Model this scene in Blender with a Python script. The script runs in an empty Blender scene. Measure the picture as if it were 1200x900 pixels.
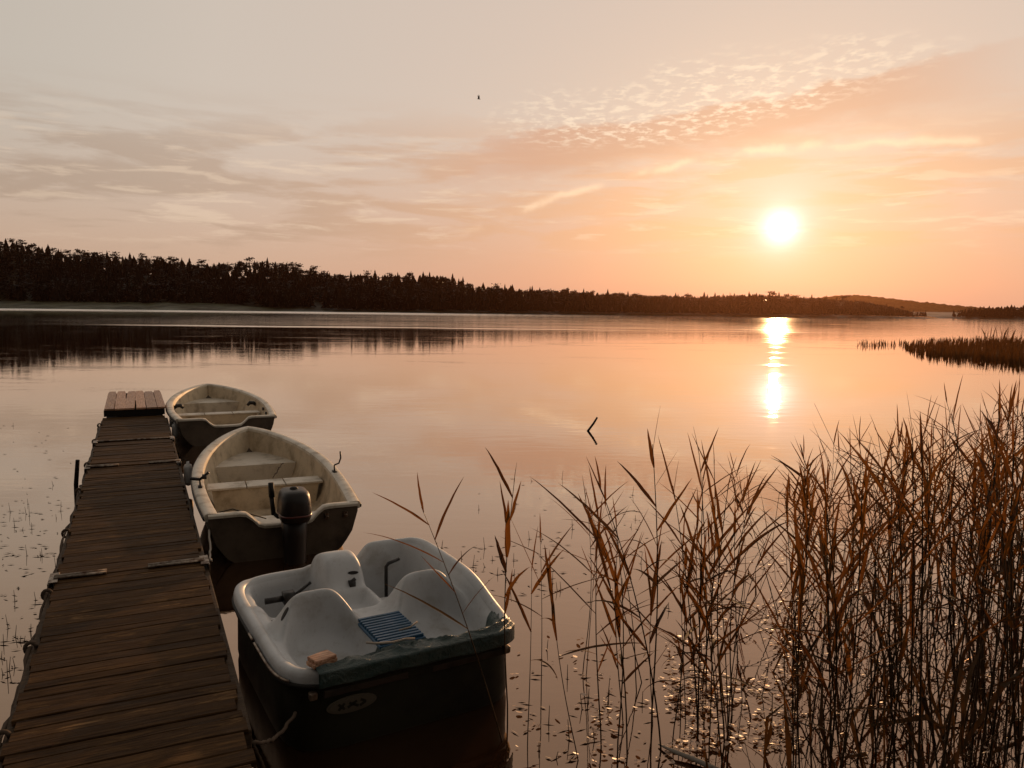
import bpy, math, random
import numpy as np
from mathutils import Vector, Matrix, Quaternion
rnd = random.Random(7)
S = bpy.context.scene
COL = S.collection
R = math.radians

# ------------------------------------------------------------------ camera
CAM_H = 2.8
cam_d = bpy.data.cameras.new('camera'); cam = bpy.data.objects.new('camera', cam_d); COL.objects.link(cam)
cam_d.sensor_width = 36; cam_d.lens = 36*906/1200; cam_d.clip_start = .05; cam_d.clip_end = 6000
cam.location = (0, 0, CAM_H)
cam.rotation_euler = (Matrix.Rotation(R(90-5.55), 3, 'X') @ Matrix.Rotation(R(.64), 3, 'Z')).to_euler()
S.camera = cam
CM = Matrix.Rotation(R(90-5.55), 3, 'X') @ Matrix.Rotation(R(.64), 3, 'Z')
def ray(px, py): return (CM @ Vector(((px-600)/906, -(py-450)/906, -1))).normalized()
def at(px, py, z=0.):
    d = ray(px, py); return Vector((0, 0, CAM_H)) + d*((z-CAM_H)/d.z)
def atY(px, py, Y):
    d = ray(px, py); return Vector((0, 0, CAM_H)) + d*(Y/d.y)

# ------------------------------------------------------------------ light
SUN_EL, SUN_AZ = R(5.8), R(18.8)
sdir = Vector((math.sin(SUN_AZ)*math.cos(SUN_EL), math.cos(SUN_AZ)*math.cos(SUN_EL), math.sin(SUN_EL)))
sl = bpy.data.lights.new('sun', 'SUN'); sl.energy = 3.0; sl.angle = R(.6); sl.color = (1, .56, .26)
so = bpy.data.objects.new('sun', sl); COL.objects.link(so)
so.rotation_euler = (-sdir).to_track_quat('-Z', 'Y').to_euler(); so.location = (60, 180, 60)
S.view_settings.view_transform = 'Standard'; S.view_settings.look = 'None'
S.view_settings.exposure = 0; S.view_settings.gamma = 1; S.view_settings.use_curve_mapping = False
S.render.engine = 'CYCLES'; S.cycles.use_denoising = True
S.cycles.max_bounces = 5; S.cycles.diffuse_bounces = 3; S.cycles.glossy_bounces = 3; S.cycles.volume_bounces = 0; S.cycles.transmission_bounces = 3; S.cycles.sample_clamp_indirect = 4
S.cycles.caustics_reflective = False; S.cycles.caustics_refractive = False

class NT:
    "tiny node-graph writer"
    def __init__(s, nt): s.nt = nt; s.n = nt.nodes; s.l = nt.links
    def put(s, sock, v):
        if isinstance(v, bpy.types.NodeSocket): s.l.new(v, sock)
        elif isinstance(v, (tuple, list)) and len(v) == 3 and sock.type == 'RGBA': sock.default_value = (*v, 1)
        else: sock.default_value = v
    def m(s, op, a, b=0., c=0., clamp=False):
        n = s.n.new('ShaderNodeMath'); n.operation = op; n.use_clamp = clamp
        for i, v in enumerate((a, b, c)): s.put(n.inputs[i], v)
        return n.outputs[0]
    def add(s, a, b): return s.m('ADD', a, b)
    def sub(s, a, b): return s.m('SUBTRACT', a, b)
    def mul(s, a, b): return s.m('MULTIPLY', a, b)
    def div(s, a, b): return s.m('DIVIDE', a, b)
    def gauss(s, d, w):
        q = s.div(d, w); return s.m('EXPONENT', s.mul(s.mul(q, q), -1.))
    def step(s, v, a, b, lo=0., hi=1.):
        n = s.n.new('ShaderNodeMapRange'); n.interpolation_type = 'SMOOTHSTEP'
        s.put(n.inputs[0], v)
        for i, x in zip((1, 2, 3, 4), (a, b, lo, hi)): s.put(n.inputs[i], x)
        return n.outputs[0]
    def lin(s, v, a, b, lo=0., hi=1.):
        n = s.n.new('ShaderNodeMapRange'); s.put(n.inputs[0], v)
        for i, x in zip((1, 2, 3, 4), (a, b, lo, hi)): s.put(n.inputs[i], x)
        return n.outputs[0]
    def mix(s, f, a, b, mode='MIX'):
        n = s.n.new('ShaderNodeMix'); n.data_type = 'RGBA'; n.blend_type = mode
        s.put(n.inputs[0], f); s.put(n.inputs[6], a); s.put(n.inputs[7], b); return n.outputs[2]
    def noise(s, vec, scale, detail=4, rough=.55, dist=0., out=0):
        n = s.n.new('ShaderNodeTexNoise'); s.put(n.inputs['Vector'], vec)
        n.inputs['Scale'].default_value = scale; n.inputs['Detail'].default_value = detail
        n.inputs['Roughness'].default_value = rough; n.inputs['Distortion'].default_value = dist
        return n.outputs[out]
    def xyz(s, v):
        n = s.n.new('ShaderNodeSeparateXYZ'); s.put(n.inputs[0], v); return n.outputs
    def vec(s, x, y, z):
        n = s.n.new('ShaderNodeCombineXYZ')
        for i, v in enumerate((x, y, z)): s.put(n.inputs[i], v)
        return n.outputs[0]
    def map(s, v, scale=(1, 1, 1), loc=(0, 0, 0)):
        n = s.n.new('ShaderNodeMapping'); s.put(n.inputs[0], v); n.inputs['Scale'].default_value = scale
        n.inputs['Location'].default_value = loc; return n.outputs[0]
    def coord(s, which='Object'): return s.n.new('ShaderNodeTexCoord').outputs[which]
    def bump(s, h, strength, dist):
        n = s.n.new('ShaderNodeBump'); s.put(n.inputs['Height'], h); s.put(n.inputs['Strength'], strength)
        n.inputs['Distance'].default_value = dist; return n.outputs[0]

# ------------------------------------------------------------------ world
W = bpy.data.worlds.new('World'); S.world = W; W.use_nodes = True; W.cycles.sampling_method = 'NONE'
def build_world():
    t = NT(W.node_tree); t.n.clear()
    D = t.coord('Generated'); x, y, z = t.xyz(D)[:3]
    DEG = 180/math.pi
    el = t.mul(t.m('ARCSINE', z), DEG); az = t.mul(t.m('ARCTAN2', x, y), DEG)
    n = t.n.new('ShaderNodeVectorMath'); n.operation = 'DOT_PRODUCT'; t.put(n.inputs[0], D); n.inputs[1].default_value = sdir
    s = n.outputs['Value']
    ang = t.mul(t.m('ARCCOSINE', t.m('MINIMUM', s, .999999)), DEG)
    # clear air: warm haze by the horizon, paler above
    hor = t.mix(t.step(ang, 46., 3.), (.66, .43, .30), (.79, .39, .25))
    top = t.mix(t.step(ang, 60., 8.), (.64, .57, .49), (.72, .57, .48))
    c = t.mix(t.step(el, -1., 15.), hor, top)
    # clouds: layered streaks all round
    st = t.vec(x, y, t.mul(z, 5.))
    n1 = t.noise(t.map(D, (3.2, 3.2, 22)), 1.6, 6, .58, .4)
    lay = t.mul(t.mul(t.step(n1, .44, .58), t.step(el, 2., 6.)), t.step(el, 15., 9.5))
    c = t.mix(t.mul(lay, .6), c, t.mix(t.step(ang, 45., 8.), (.47, .335, .25), (.80, .43, .25)))
    n2 = t.noise(t.map(D, (5, 5, 40), (3, 1, 0)), 2.2, 6, .6, .3)
    wis = t.mul(t.mul(t.step(n2, .52, .66), t.step(el, 3., 6.)), t.step(el, 14., 9.))
    c = t.mix(t.mul(wis, .36), c, (.95, .74, .55))
    # long brown cloud bank rising to the right
    wob = t.mul(t.sub(t.noise(t.map(D, (4, 4, 14)), 2.4, 6, .62), .5), 3.6)
    ec = t.add(t.mul(az, .13), 11.0)
    d = t.add(t.sub(el, ec), wob)
    bank = t.mul(t.mul(t.step(d, -2.6, -.8), t.step(d, 1.3, .7)), t.mul(t.step(az, -9., 3.), t.step(az, 36., 22.)))
    c = t.mix(t.mul(bank, .85), c, (.66, .38, .27))
    # mottled small puffs over it
    pl = t.vec(t.div(x, t.add(z, .03)), t.div(y, t.add(z, .03)), 0.)
    pf = t.noise(t.map(pl, (9., 7.5, 1), (2, 5, 0)), 1.7, 4, .6, .2)
    pm = t.noise(t.map(D, (3, 3, 9), (7, 0, 0)), 2.2, 3, .5)
    da = t.div(t.sub(az, 13.5), 15.); de = t.div(t.sub(el, t.add(t.mul(az, .12), 13.0)), 3.0)
    rr = t.add(t.add(t.mul(da, da), t.mul(de, de)), t.mul(t.sub(pm, .5), 2.2))
    puff = t.mul(t.step(pf, .46, .66), t.step(rr, 1.15, .2))
    c = t.mix(t.mul(puff, .85), c, (.98, .80, .62))
    # bright thin wisp under the bank
    ew = t.sub(11.1, t.mul(t.mul(t.sub(az, 22.), t.sub(az, 22.)), .0088))
    dw = t.add(t.sub(el, ew), t.mul(t.sub(t.noise(t.map(D, (9, 9, 9)), 2., 4, .6), .5), 1.3))
    wl = t.mul(t.gauss(dw, .26), t.mul(t.step(az, -6., 4.), t.step(t.noise(D, 14., 3), .38, .55)))
    c = t.mix(t.mul(wl, .7), c, (1.05, .75, .52))
    # the air darkens towards the zenith and away from the sun
    c = t.mix(1., c, t.step(el, 19., 75., 1., .42), 'MULTIPLY')
    c = t.mix(1., c, t.lin(ang, 40., 140., 1., .34), 'MULTIPLY')
    # the sun, its aureole through thin cloud, and lens bloom painted into the sky
    c = t.mix(1., c, t.mix(t.m('EXPONENT', t.div(ang, -4.)), (0, 0, 0), (.10, .12, .15)), 'ADD')
    core = t.n.new('ShaderNodeVectorMath'); core.operation = 'SCALE'
    core.inputs[0].default_value = (1.0, 1.0, 1.0); t.put(core.inputs['Scale'], t.mul(t.gauss(ang, 1.02), .9))
    c = t.mix(1., c, core.outputs[0], 'ADD')
    c = t.mix(1., c, t.mix(t.gauss(ang, 2.2), (0, 0, 0), (.08, .17, .26)), 'ADD')
    sky = t.n.new('ShaderNodeTexSky'); sky.sky_type = 'NISHITA'; sky.sun_disc = False
    sky.sun_elevation = SUN_EL; sky.sun_rotation = SUN_AZ; sky.dust_density = 4; sky.air_density = 1.2
    b1 = t.n.new('ShaderNodeBackground'); t.put(b1.inputs[0], sky.outputs[0]); b1.inputs[1].default_value = .08
    b2 = t.n.new('ShaderNodeBackground'); t.put(b2.inputs[0], c); b2.inputs[1].default_value = 1.0
    mx = t.n.new('ShaderNodeMixShader'); mx.inputs[0].default_value = .9
    t.l.new(b1.outputs[0], mx.inputs[1]); t.l.new(b2.outputs[0], mx.inputs[2])
    o = t.n.new('ShaderNodeOutputWorld'); t.l.new(mx.outputs[0], o.inputs[0])
build_world()

# ------------------------------------------------------------------ materials
MATS = {}
def mat(name, col=(.5, .5, .5), rough=.6, metal=0., spec=.5, fn=None, trans=None):
    m = bpy.data.materials.new(name); m.use_nodes = True; t = NT(m.node_tree)
    b = t.n['Principled BSDF']; b.inputs['Base Color'].default_value = (*col, 1)
    b.inputs['Roughness'].default_value = rough; b.inputs['Metallic'].default_value = metal
    b.inputs['Specular IOR Level'].default_value = spec
    if fn: fn(t, b)
    if trans:
        tr = t.n.new('ShaderNodeBsdfTranslucent'); tr.inputs[0].default_value = (*trans[0], 1)
        mx = t.n.new('ShaderNodeMixShader'); mx.inputs[0].default_value = trans[1]
        t.l.new(b.outputs[0], mx.inputs[1]); t.l.new(tr.outputs[0], mx.inputs[2])
        t.l.new(mx.outputs[0], t.n['Material Output'].inputs[0])
    MATS[name] = m; return m
def f_dirt(c1, c2, sc=6., lo=.4, hi=.7, bs=.15, bd=.004):
    def fn(t, b):
        P = t.coord()
        n = t.noise(P, sc, 7, .62); g = t.noise(P, sc*9, 4, .6)
        c = t.mix(t.step(n, lo, hi), c1, c2)
        c = t.mix(t.mul(t.step(g, .55, .75), .35), c, c2)
        t.put(b.inputs['Base Color'], c)
        t.put(b.inputs['Roughness'], t.lin(n, .3, .7, .35, .6))
        t.put(b.inputs['Normal'], t.bump(g, bs, bd))
    return fn
def f_wood(c1, c2, c3, rlo=.55, rhi=.85):
    def fn(t, b):
        oi = t.n.new('ShaderNodeObjectInfo'); r = oi.outputs['Random']
        P = t.coord(); n = t.n.new('ShaderNodeVectorMath'); n.operation = 'ADD'; t.put(n.inputs[0], P)
        t.put(n.inputs[1], t.vec(t.mul(r, 37.), t.mul(r, 91.), t.mul(r, 13.))); P = n.outputs[0]
        g = t.noise(t.map(P, (3.0, 60, 60)), 1., 7, .7, .8)
        w = t.noise(t.map(P, (2.6, 12, 12)), 1.3, 7, .68, .5)
        c = t.mix(t.step(g, .36, .66), c1, c2)
        c = t.mix(t.mul(t.step(w, .52, .72), t.lin(r, 0., 1., .15, .9)), c, c3)
        dk = t.lin(t.m('FRACT', t.mul(r, 7.31)), 0., 1., .6, 1.1)
        c = t.mix(1., c, t.vec(dk, dk, dk), 'MULTIPLY')
        t.put(b.inputs['Base Color'], c)
        t.put(b.inputs['Roughness'], t.lin(w, .3, .7, rlo, rhi))
        t.put(b.inputs['Normal'], t.bump(g, .7, .006))
    return fn
mat('plank', fn=f_wood((.040, .019, .007), (.105, .053, .020), (.26, .15, .068)), spec=.06)
mat('pale_board', fn=f_wood((.30, .12, .06), (.72, .44, .28), (.8, .52, .32), .4, .6), spec=.3)
mat('beam', fn=f_wood((.05, .030, .016), (.11, .07, .042), (.2, .14, .09)), spec=.15)
mat('black_wood', (.012, .008, .006), .8, spec=.2)
mat('steel', (.42, .38, .34), .38, 1., fn=f_dirt((.30, .25, .20), (.10, .06, .04), 14, .35, .65))
mat('dark_metal', (.022, .018, .016), .45, spec=.4)
mat('white_plastic', (.75, .72, .68), .45, fn=f_dirt((.76, .73, .69), (.38, .33, .28), 7, .5, .8))
mat('gelcoat', (.74, .72, .69), .35, fn=f_dirt((.55, .555, .56), (.30, .27, .235), 3.6, .46, .82, .08, .002))
mat('boat_cream', fn=f_dirt((.62, .50, .35), (.22, .155, .09), 3.0, .42, .78, .08, .002), spec=.4)
mat('boat_rim', fn=f_dirt((.68, .60, .49), (.30, .235, .165), 4.0, .45, .8, .08, .002), spec=.4)
mat('boat_hull', fn=f_dirt((.11, .08, .055), (.03, .02, .014), 2.6, .4, .75, .08, .002), spec=.3)
mat('pedal_hull', fn=f_dirt((.020, .018, .010), (.010, .008, .006), 2.6, .4, .75, .06, .002), spec=.25)
mat('hull_stripe', fn=f_dirt((.05, .032, .022), (.02, .014, .010), 6, .4, .75, .06, .002), spec=.3)
mat('rubber', (.018, .015, .013), .65, spec=.3)
mat('engine_paint', (.016, .010, .008), .42, spec=.35)
mat('engine_red', (.10, .018, .012), .3, spec=.5)
mat('blue_plastic', (.03, .10, .19), .5, fn=f_dirt((.028, .095, .18), (.05, .10, .14), 8, .45, .75))
def f_tarp(t, b):
    P = t.coord(); n = t.noise(P, 5., 5, .6); w = t.noise(t.map(P, (6, 14, 6)), 3., 5, .6, 1.2)
    t.put(b.inputs['Base Color'], t.mix(t.step(n, .4, .68), (.022, .050, .046), (.05, .072, .062)))
    t.put(b.inputs['Normal'], t.bump(w, .8, .02))
mat('tarp', rough=.38, fn=f_tarp)
mat('emblem_pale', (.10, .08, .055), .6)
mat('rope', (.10, .07, .05), .9, spec=.1)
mat('pale_rope', (.42, .36, .30), .85, spec=.1)
mat('reed_stem', (.11, .065, .03), .6, spec=.1, fn=f_dirt((.07, .04, .018), (.03, .018, .009), 30, .4, .7), trans=((.22, .09, .025), .12))
def f_leaf(t, b):
    r = t.n.new('ShaderNodeObjectInfo').outputs['Random']
    c = t.mix(t.m('POWER', r, 1.6), (.014, .008, .003), (.11, .054, .018)); t.put(b.inputs['Base Color'], c)
mat('reed_leaf', rough=.7, spec=.06, fn=f_leaf, trans=((.42, .15, .03), .22))
mat('dead_leaf', (.11, .065, .03), .6, spec=.08, fn=f_dirt((.07, .042, .02), (.02, .012, .006), 5, .4, .65), trans=((.25, .11, .03), .12))
mat('pad', (.42, .30, .19), .25, spec=1., fn=f_dirt((.80, .56, .40), (.50, .28, .16), 18, .4, .65), trans=((.6, .36, .18), .25))
mat('weed', (.14, .085, .045), .6, spec=.3)
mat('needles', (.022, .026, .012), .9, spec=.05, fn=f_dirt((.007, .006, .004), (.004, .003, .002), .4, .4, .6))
mat('bark', (.05, .034, .022), .9, spec=.05)
mat('grass_bank', fn=f_dirt((.075, .072, .032), (.035, .032, .016), .08, .4, .65), spec=.05)
mat('forest_floor', fn=f_dirt((.03, .03, .014), (.02, .018, .009), .05, .4, .65), spec=.05)
mat('far_forest', (.03, .032, .016), .95, spec=0., fn=f_dirt((.07, .06, .028), (.045, .04, .02), .05, .4, .6, .3, 2.))  # hill colour lightened to carry the paleness of distance haze
mat('island_reed', (.08, .036, .013), .8, spec=.05, trans=((.30, .11, .025), .16))
mat('feather', (.02, .016, .014), .8)
mat('soil', fn=f_dirt((.045, .034, .02), (.03, .03, .014), 3, .4, .65, .5, .03), spec=.1)
def f_water(t, b):
    P = t.coord(); x, y, z = t.xyz(P)[:3]
    # how wind-ruffled the surface is: calm near shore, bands far out
    wv = t.noise(t.map(P, (.004, .022, 1), (0, 3.1, 0)), 1., 4, .55, .5)
    band1 = t.step(t.add(y, t.mul(t.sub(wv, .5), 180.)), 285., 325.)
    side = t.lin(x, -120., 90., 0., 1.)
    band2 = t.mul(t.step(t.add(y, t.mul(t.sub(wv, .5), 90.)), 62., 110.), t.m('MINIMUM', t.m('MAXIMUM', side, 0.), 1.))
    st = t.mul(t.gauss(t.sub(t.add(y, t.mul(t.sub(t.noise(t.map(P, (.02, .05, 1)), 1., 4), .5), 14.)), 108.), 4.), t.step(x, -70., -40.))
    tex = t.noise(t.map(P, (.02, .12, 1), (5, 0, 0)), 1., 5, .6, .4)
    ruf = t.mul(t.m('MAXIMUM', t.m('MAXIMUM', band1, band2), st), t.step(tex, .30, .52, .45, 1.))
    pat = t.mul(t.step(t.noise(t.map(P, (.10, .42, 1), (9, 2, 0)), 1., 5, .6, .6), .52, .72), t.step(y, 6., 30.))
    h1 = t.noise(t.map(P, (1.1, 2.6, 1)), 1.0, 4, .5, .3)
    h2 = t.noise(t.map(P, (4.2, 11., 1)), 1.0, 3, .55, .4)
    h = t.add(h1, t.mul(h2, t.add(.10, t.mul(pat, 1.3))))
    rgh = t.add(t.add(.012, t.mul(ruf, t.lin(x, -60., 60., .30, .06))), t.mul(pat, .05)); nrm = t.bump(h, t.lin(ruf, 0., 1., .11, .22), .02)
    lw = t.n.new('ShaderNodeLayerWeight'); lw.inputs[0].default_value = .5; t.put(lw.inputs['Normal'], nrm)
    fac = t.add(.18, t.mul(t.m('POWER', lw.outputs['Facing'], 2.8), .82))
    df = t.n.new('ShaderNodeBsdfDiffuse'); df.inputs[0].default_value = (.028, .012, .005, 1)
    gl = t.n.new('ShaderNodeBsdfGlossy'); t.put(gl.inputs['Roughness'], rgh); t.put(gl.inputs['Normal'], nrm)
    t.put(gl.inputs['Color'], t.mix(t.step(fac, .25, .8), (1., .71, .52), (1., .94, .87)))
    mx = t.n.new('ShaderNodeMixShader'); t.put(mx.inputs[0], fac); t.l.new(df.outputs[0], mx.inputs[1]); t.l.new(gl.outputs[0], mx.inputs[2])
    t.l.new(mx.outputs[0], t.n['Material Output'].inputs[0])
mat('water', (.030, .017, .010), .03, fn=f_water)

# ------------------------------------------------------------------ mesh helpers
class MB:
    def __init__(s): s.v = []; s.f = []
    def raw(s, v, f):
        o = len(s.v); s.v += [tuple(p) for p in v]; s.f += [tuple(i+o for i in q) for q in f]; return s
    def box(s, c, d, rz=0., rx=0., ry=0., taper=1.):
        M = Matrix.Rotation(rz, 3, 'Z') @ Matrix.Rotation(ry, 3, 'Y') @ Matrix.Rotation(rx, 3, 'X')
        P = []
        for k in (-1, 1):
            q = taper if k > 0 else 1.
            for a, b in ((-1, -1), (1, -1), (1, 1), (-1, 1)):
                P.append(M @ Vector((a*d[0]/2*q, b*d[1]/2*q, k*d[2]/2)) + Vector(c))
        return s.raw(P, [(3, 2, 1, 0), (4, 5, 6, 7), (0, 1, 5, 4), (1, 2, 6, 5), (2, 3, 7, 6), (3, 0, 4, 7)])
    def tube(s, pts, rad, n=8, cap=True):
        pts = [Vector(p) for p in pts]; m = len(pts)
        if not hasattr(rad, '__len__'): rad = [rad]*m
        V = []; prev = None
        for i, p in enumerate(pts):
            t = (pts[min(i+1, m-1)]-pts[max(i-1, 0)]).normalized()
            if prev is None:
                a = Vector((0, 0, 1)) if abs(t.z) < .9 else Vector((1, 0, 0)); u = t.cross(a).normalized()
            else: u = (prev-t*prev.dot(t)).normalized()
            prev = u; w = t.cross(u)
            for k in range(n):
                an = 2*math.pi*k/n; V.append(p+(u*math.cos(an)+w*math.sin(an))*rad[i])
        F = [(i*n+k, i*n+(k+1) % n, (i+1)*n+(k+1) % n, (i+1)*n+k) for i in range(m-1) for k in range(n)]
        if cap: F += [tuple(range(n-1, -1, -1)), tuple((m-1)*n+k for k in range(n))]
        return s.raw(V, F)
    def lathe(s, prof, n=16, c=(0, 0, 0), sx=1., sy=1.):
        V = []
        for r, z in prof:
            for k in range(n):
                a = 2*math.pi*k/n; V.append((c[0]+r*math.cos(a)*sx, c[1]+r*math.sin(a)*sy, c[2]+z))
        F = [(i*n+k, i*n+(k+1) % n, (i+1)*n+(k+1) % n, (i+1)*n+k) for i in range(len(prof)-1) for k in range(n)]
        F += [tuple(range(n-1, -1, -1)), tuple((len(prof)-1)*n+k for k in range(n))]
        return s.raw(V, F)
    def grid(s, rows, closed=False):
        n = len(rows[0]); V = [p for r in rows for p in r]
        F = []
        for i in range(len(rows)-1):
            for k in range(n if closed else n-1):
                F.append((i*n+k, i*n+(k+1) % n, (i+1)*n+(k+1) % n, (i+1)*n+k))
        return s.raw(V, F)
    def mesh(s, name, m, smooth=False):
        me = bpy.data.meshes.new(name); me.from_pydata([tuple(p) for p in s.v], [], s.f); me.update()
        me.materials.append(MATS[m])
        if smooth: me.shade_smooth()
        return me
    def build(s, name, m, parent=None, smooth=False, loc=None, rz=0.):
        return put(name, s.mesh(name, m, smooth), parent, loc, rz)
def put(name, me, parent=None, loc=None, rz=0.):
    o = bpy.data.objects.new(name, me); COL.objects.link(o); o.parent = parent
    if loc is not None: o.location = loc
    o.rotation_euler.z = rz
    return o
def tag(o, label=None, cat=None, group=None, kind=None):
    if label: o['label'] = label
    if cat: o['category'] = cat
    if group: o['group'] = group
    if kind: o['kind'] = kind
    return o
def thing(name, loc, rz, label, cat, group=None):
    o = bpy.data.objects.new(name, None); COL.objects.link(o); o.location = loc; o.rotation_euler.z = rz
    o.empty_display_size = .1
    return tag(o, label, cat, group)
def bevel(o, w=.006, seg=2):
    b = o.modifiers.new('bevel', 'BEVEL'); b.width = w; b.segments = seg; b.limit_method = 'ANGLE'; return o
def auto_smooth(me, ang=40):
    me.shade_smooth()
    try: me.set_sharp_from_angle(angle=R(ang))
    except Exception: pass

# ------------------------------------------------------------------ water and land
m = MB(); m.raw([(-1500, -60, 0), (1500, -60, 0), (1500, 1150, 0), (-1500, 1150, 0)], [(0, 1, 2, 3)])
tag(m.build('lake_water', 'water'), kind='structure')

def interp(tab, x):
    xs, ys = zip(*tab); return float(np.interp(x, xs, ys))
rng = np.random.default_rng(5)

# the bank the photographer stands on
m = MB(); rows = []
for j in range(14):
    yy = 2.2 - j*1.6; row = []
    for i in range(40):
        xx = -16+i*.85; h = -.25+.55*max(0, (2.0-yy))**.8*.55 + .1*math.sin(xx*1.3+yy)+.06*math.sin(xx*3.1)
        row.append((xx, yy+.35*math.sin(xx*.7), min(h, 2.4)))
    rows.append(row)
m.grid(rows); tag(m.build('shore_bank', 'soil', smooth=True), kind='structure')

SKY = [(-1300, 276), (-700, 264), (-260, 268), (-100, 272), (0, 279), (20, 282), (60, 289), (100, 294), (150, 299), (200, 301), (240, 308), (300, 304), (330, 306),
       (370, 315), (400, 320), (440, 320), (480, 321), (525, 322), (560, 334), (620, 338), (700, 342), (760, 345),
       (830, 346), (880, 343), (920, 346), (960, 348), (1000, 351), (1040, 358), (1078, 368)]
SHORE_Y = 440.
def px_of(X, Y): return 600+906*X/Y/1.004
def ridge_z(X, Y):   # top-of-canopy height that gives the skyline at this bearing
    px = px_of(X, Y); py = interp(SKY, px); d = ray(px, py); return CAM_H + Y*d.z/d.y
def ground_z(X, Y):
    f = min(1., max(0., (Y-SHORE_Y)/150.)); f = f*f*(3-2*f)
    hi = max(1.2, ridge_z(X, SHORE_Y+150)-13.)
    lip = min(1., max(0., (Y-SHORE_Y+3)/6.))
    return -.6+1.4*lip + f*(hi-1.)
m = MB(); rows = []
for j in range(24):
    Y = SHORE_Y-6+j*j*.45
    rows.append([(X, Y+4*math.sin(X*.021)+2*math.sin(X*.07), ground_z(X, Y) if X < 232 else ground_z(X, Y)*max(0, 1-(X-232)/12)-1*(X > 236)) for X in np.linspace(-1000, 246, 200)])
m.grid(rows); tag(m.build('far_shore', 'forest_floor', smooth=True), kind='structure')
# low meadow strip in front of the wood on the left
m = MB(); rows = []
for j in range(8):
    rows.append([(X, SHORE_Y-16+j*5+4*math.sin(X*.021), -.5+ (j/7)**.7*4.6*min(1, max(0, (-118-X)/55))+.25*math.sin(X*.3+j)) for X in np.linspace(-1000, -110, 150)])
m.grid(rows); tag(m.build('shore_meadow', 'grass_bank', smooth=True), kind='structure')

# ---- trees
def spruce(h, seed, full=True):
    r = np.random.default_rng(seed); m = MB()
    tiers = 13 if full else 7; n = 9 if full else 6
    base = .10*h; wid = h*r.uniform(.13, .19)
    for k in range(tiers):
        f = k/(tiers-1); z0 = base+(h-base)*f**.95*.94; rad = wid*(1-f)**.85*r.uniform(.75, 1.15)+.12
        zt = min(h, z0+(h-base)/tiers*2.2); a0 = r.uniform(0, 6)
        V = [(r.normal(0, .08), r.normal(0, .08), zt)]
        for q in range(n*2):
            a = a0+math.pi*q/n; rr = rad*(r.uniform(.75, 1.15) if q % 2 == 0 else r.uniform(.3, .5))
            V.append((math.cos(a)*rr, math.sin(a)*rr, z0-rr*.28*(1 if q % 2 == 0 else .2)))
        m.raw(V, [(0, 1+q, 1+(q+1) % (2*n)) for q in range(2*n)])
    return m
def pine(h, seed, full=True):
    r = np.random.default_rng(seed); m = MB(); cl = int(r.integers(7, 11)) if full else 5
    for c in range(cl):
        f = r.uniform(.42, .97); a = r.uniform(0, 6.3); d = h*.15*r.uniform(.2, 1.)*(1.15-f*.65)
        cx, cy, cz = math.cos(a)*d, math.sin(a)*d, h*f; cr = h*r.uniform(.06, .11)
        for q in range(34 if full else 12):
            p = r.normal(0, .5, 3)*np.array([1.25, 1.25, .75])*cr+np.array([cx, cy, cz]); p[2] = min(p[2], h)
            u, w = r.normal(0, 1, 3), r.normal(0, 1, 3); s = h*.03
            u = u/np.linalg.norm(u)*s; w = w/np.linalg.norm(w)*s
            m.raw([p-u, p+w, p+u, p-w], [(0, 1, 2, 3)])
    return m
def trunk(h, rad): return MB().tube([(0, 0, -1.), (.1, 0, h*.4), (0, .1, h*.95)], [rad, rad*.7, .04], 6)
protos = []
for i in range(5):
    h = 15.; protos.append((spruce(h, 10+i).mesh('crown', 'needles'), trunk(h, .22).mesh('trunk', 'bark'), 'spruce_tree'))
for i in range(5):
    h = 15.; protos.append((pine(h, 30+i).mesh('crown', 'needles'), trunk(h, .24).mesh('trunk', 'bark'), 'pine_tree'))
def tree(pr, loc, s, rz, label, group):
    t = thing(pr[2], loc, rz, label, 'tree', group); wd = s*rnd.uniform(1.25, 1.8); t.scale = (wd, wd, s)
    put('crown', pr[0], t); put('trunk', pr[1], t); return t
LS = {'spruce_tree': 'dark pointed spruce on the far skyline',
      'pine_tree': 'dark ragged pine on the far skyline'}
def place_skyline():
    n = 190
    for i in range(n):
        px = -30+1100*(i+rnd.uniform(-.4, .4))/n
        Y = SHORE_Y+150+rnd.uniform(-14, 14); X = (px-600)/906*Y*1.004
        pr = rnd.choice(protos[:5]) if rnd.random() < (.25 if px < 130 else .5) else rnd.choice(protos[5:])
        top = ridge_z(X, Y)+rnd.uniform(-2.2, 2.6); 
        if px > 1030: top = min(top, CAM_H+Y*.013)
        h = min(18, max(7, top-ground_z(X, Y))); z = ground_z(X, Y); z = min(z, top-h)
        s = (top-z)/15.
        k = pr[2]
        where = ['above the grassy left bank', 'above the far end of the jetty', 'above the rowing boats', 'left of the picture centre', 'in the middle stretch', 'left of the sun', 'below the sun'][min(6, max(0, int(px/150)))]
        tree(pr, (X, Y, z), s, rnd.uniform(0, 6), LS[k]+', '+where, 'skyline trees, '+('spruce, ' if k[0] == 's' else 'pine, ')+where)
place_skyline()
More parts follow.
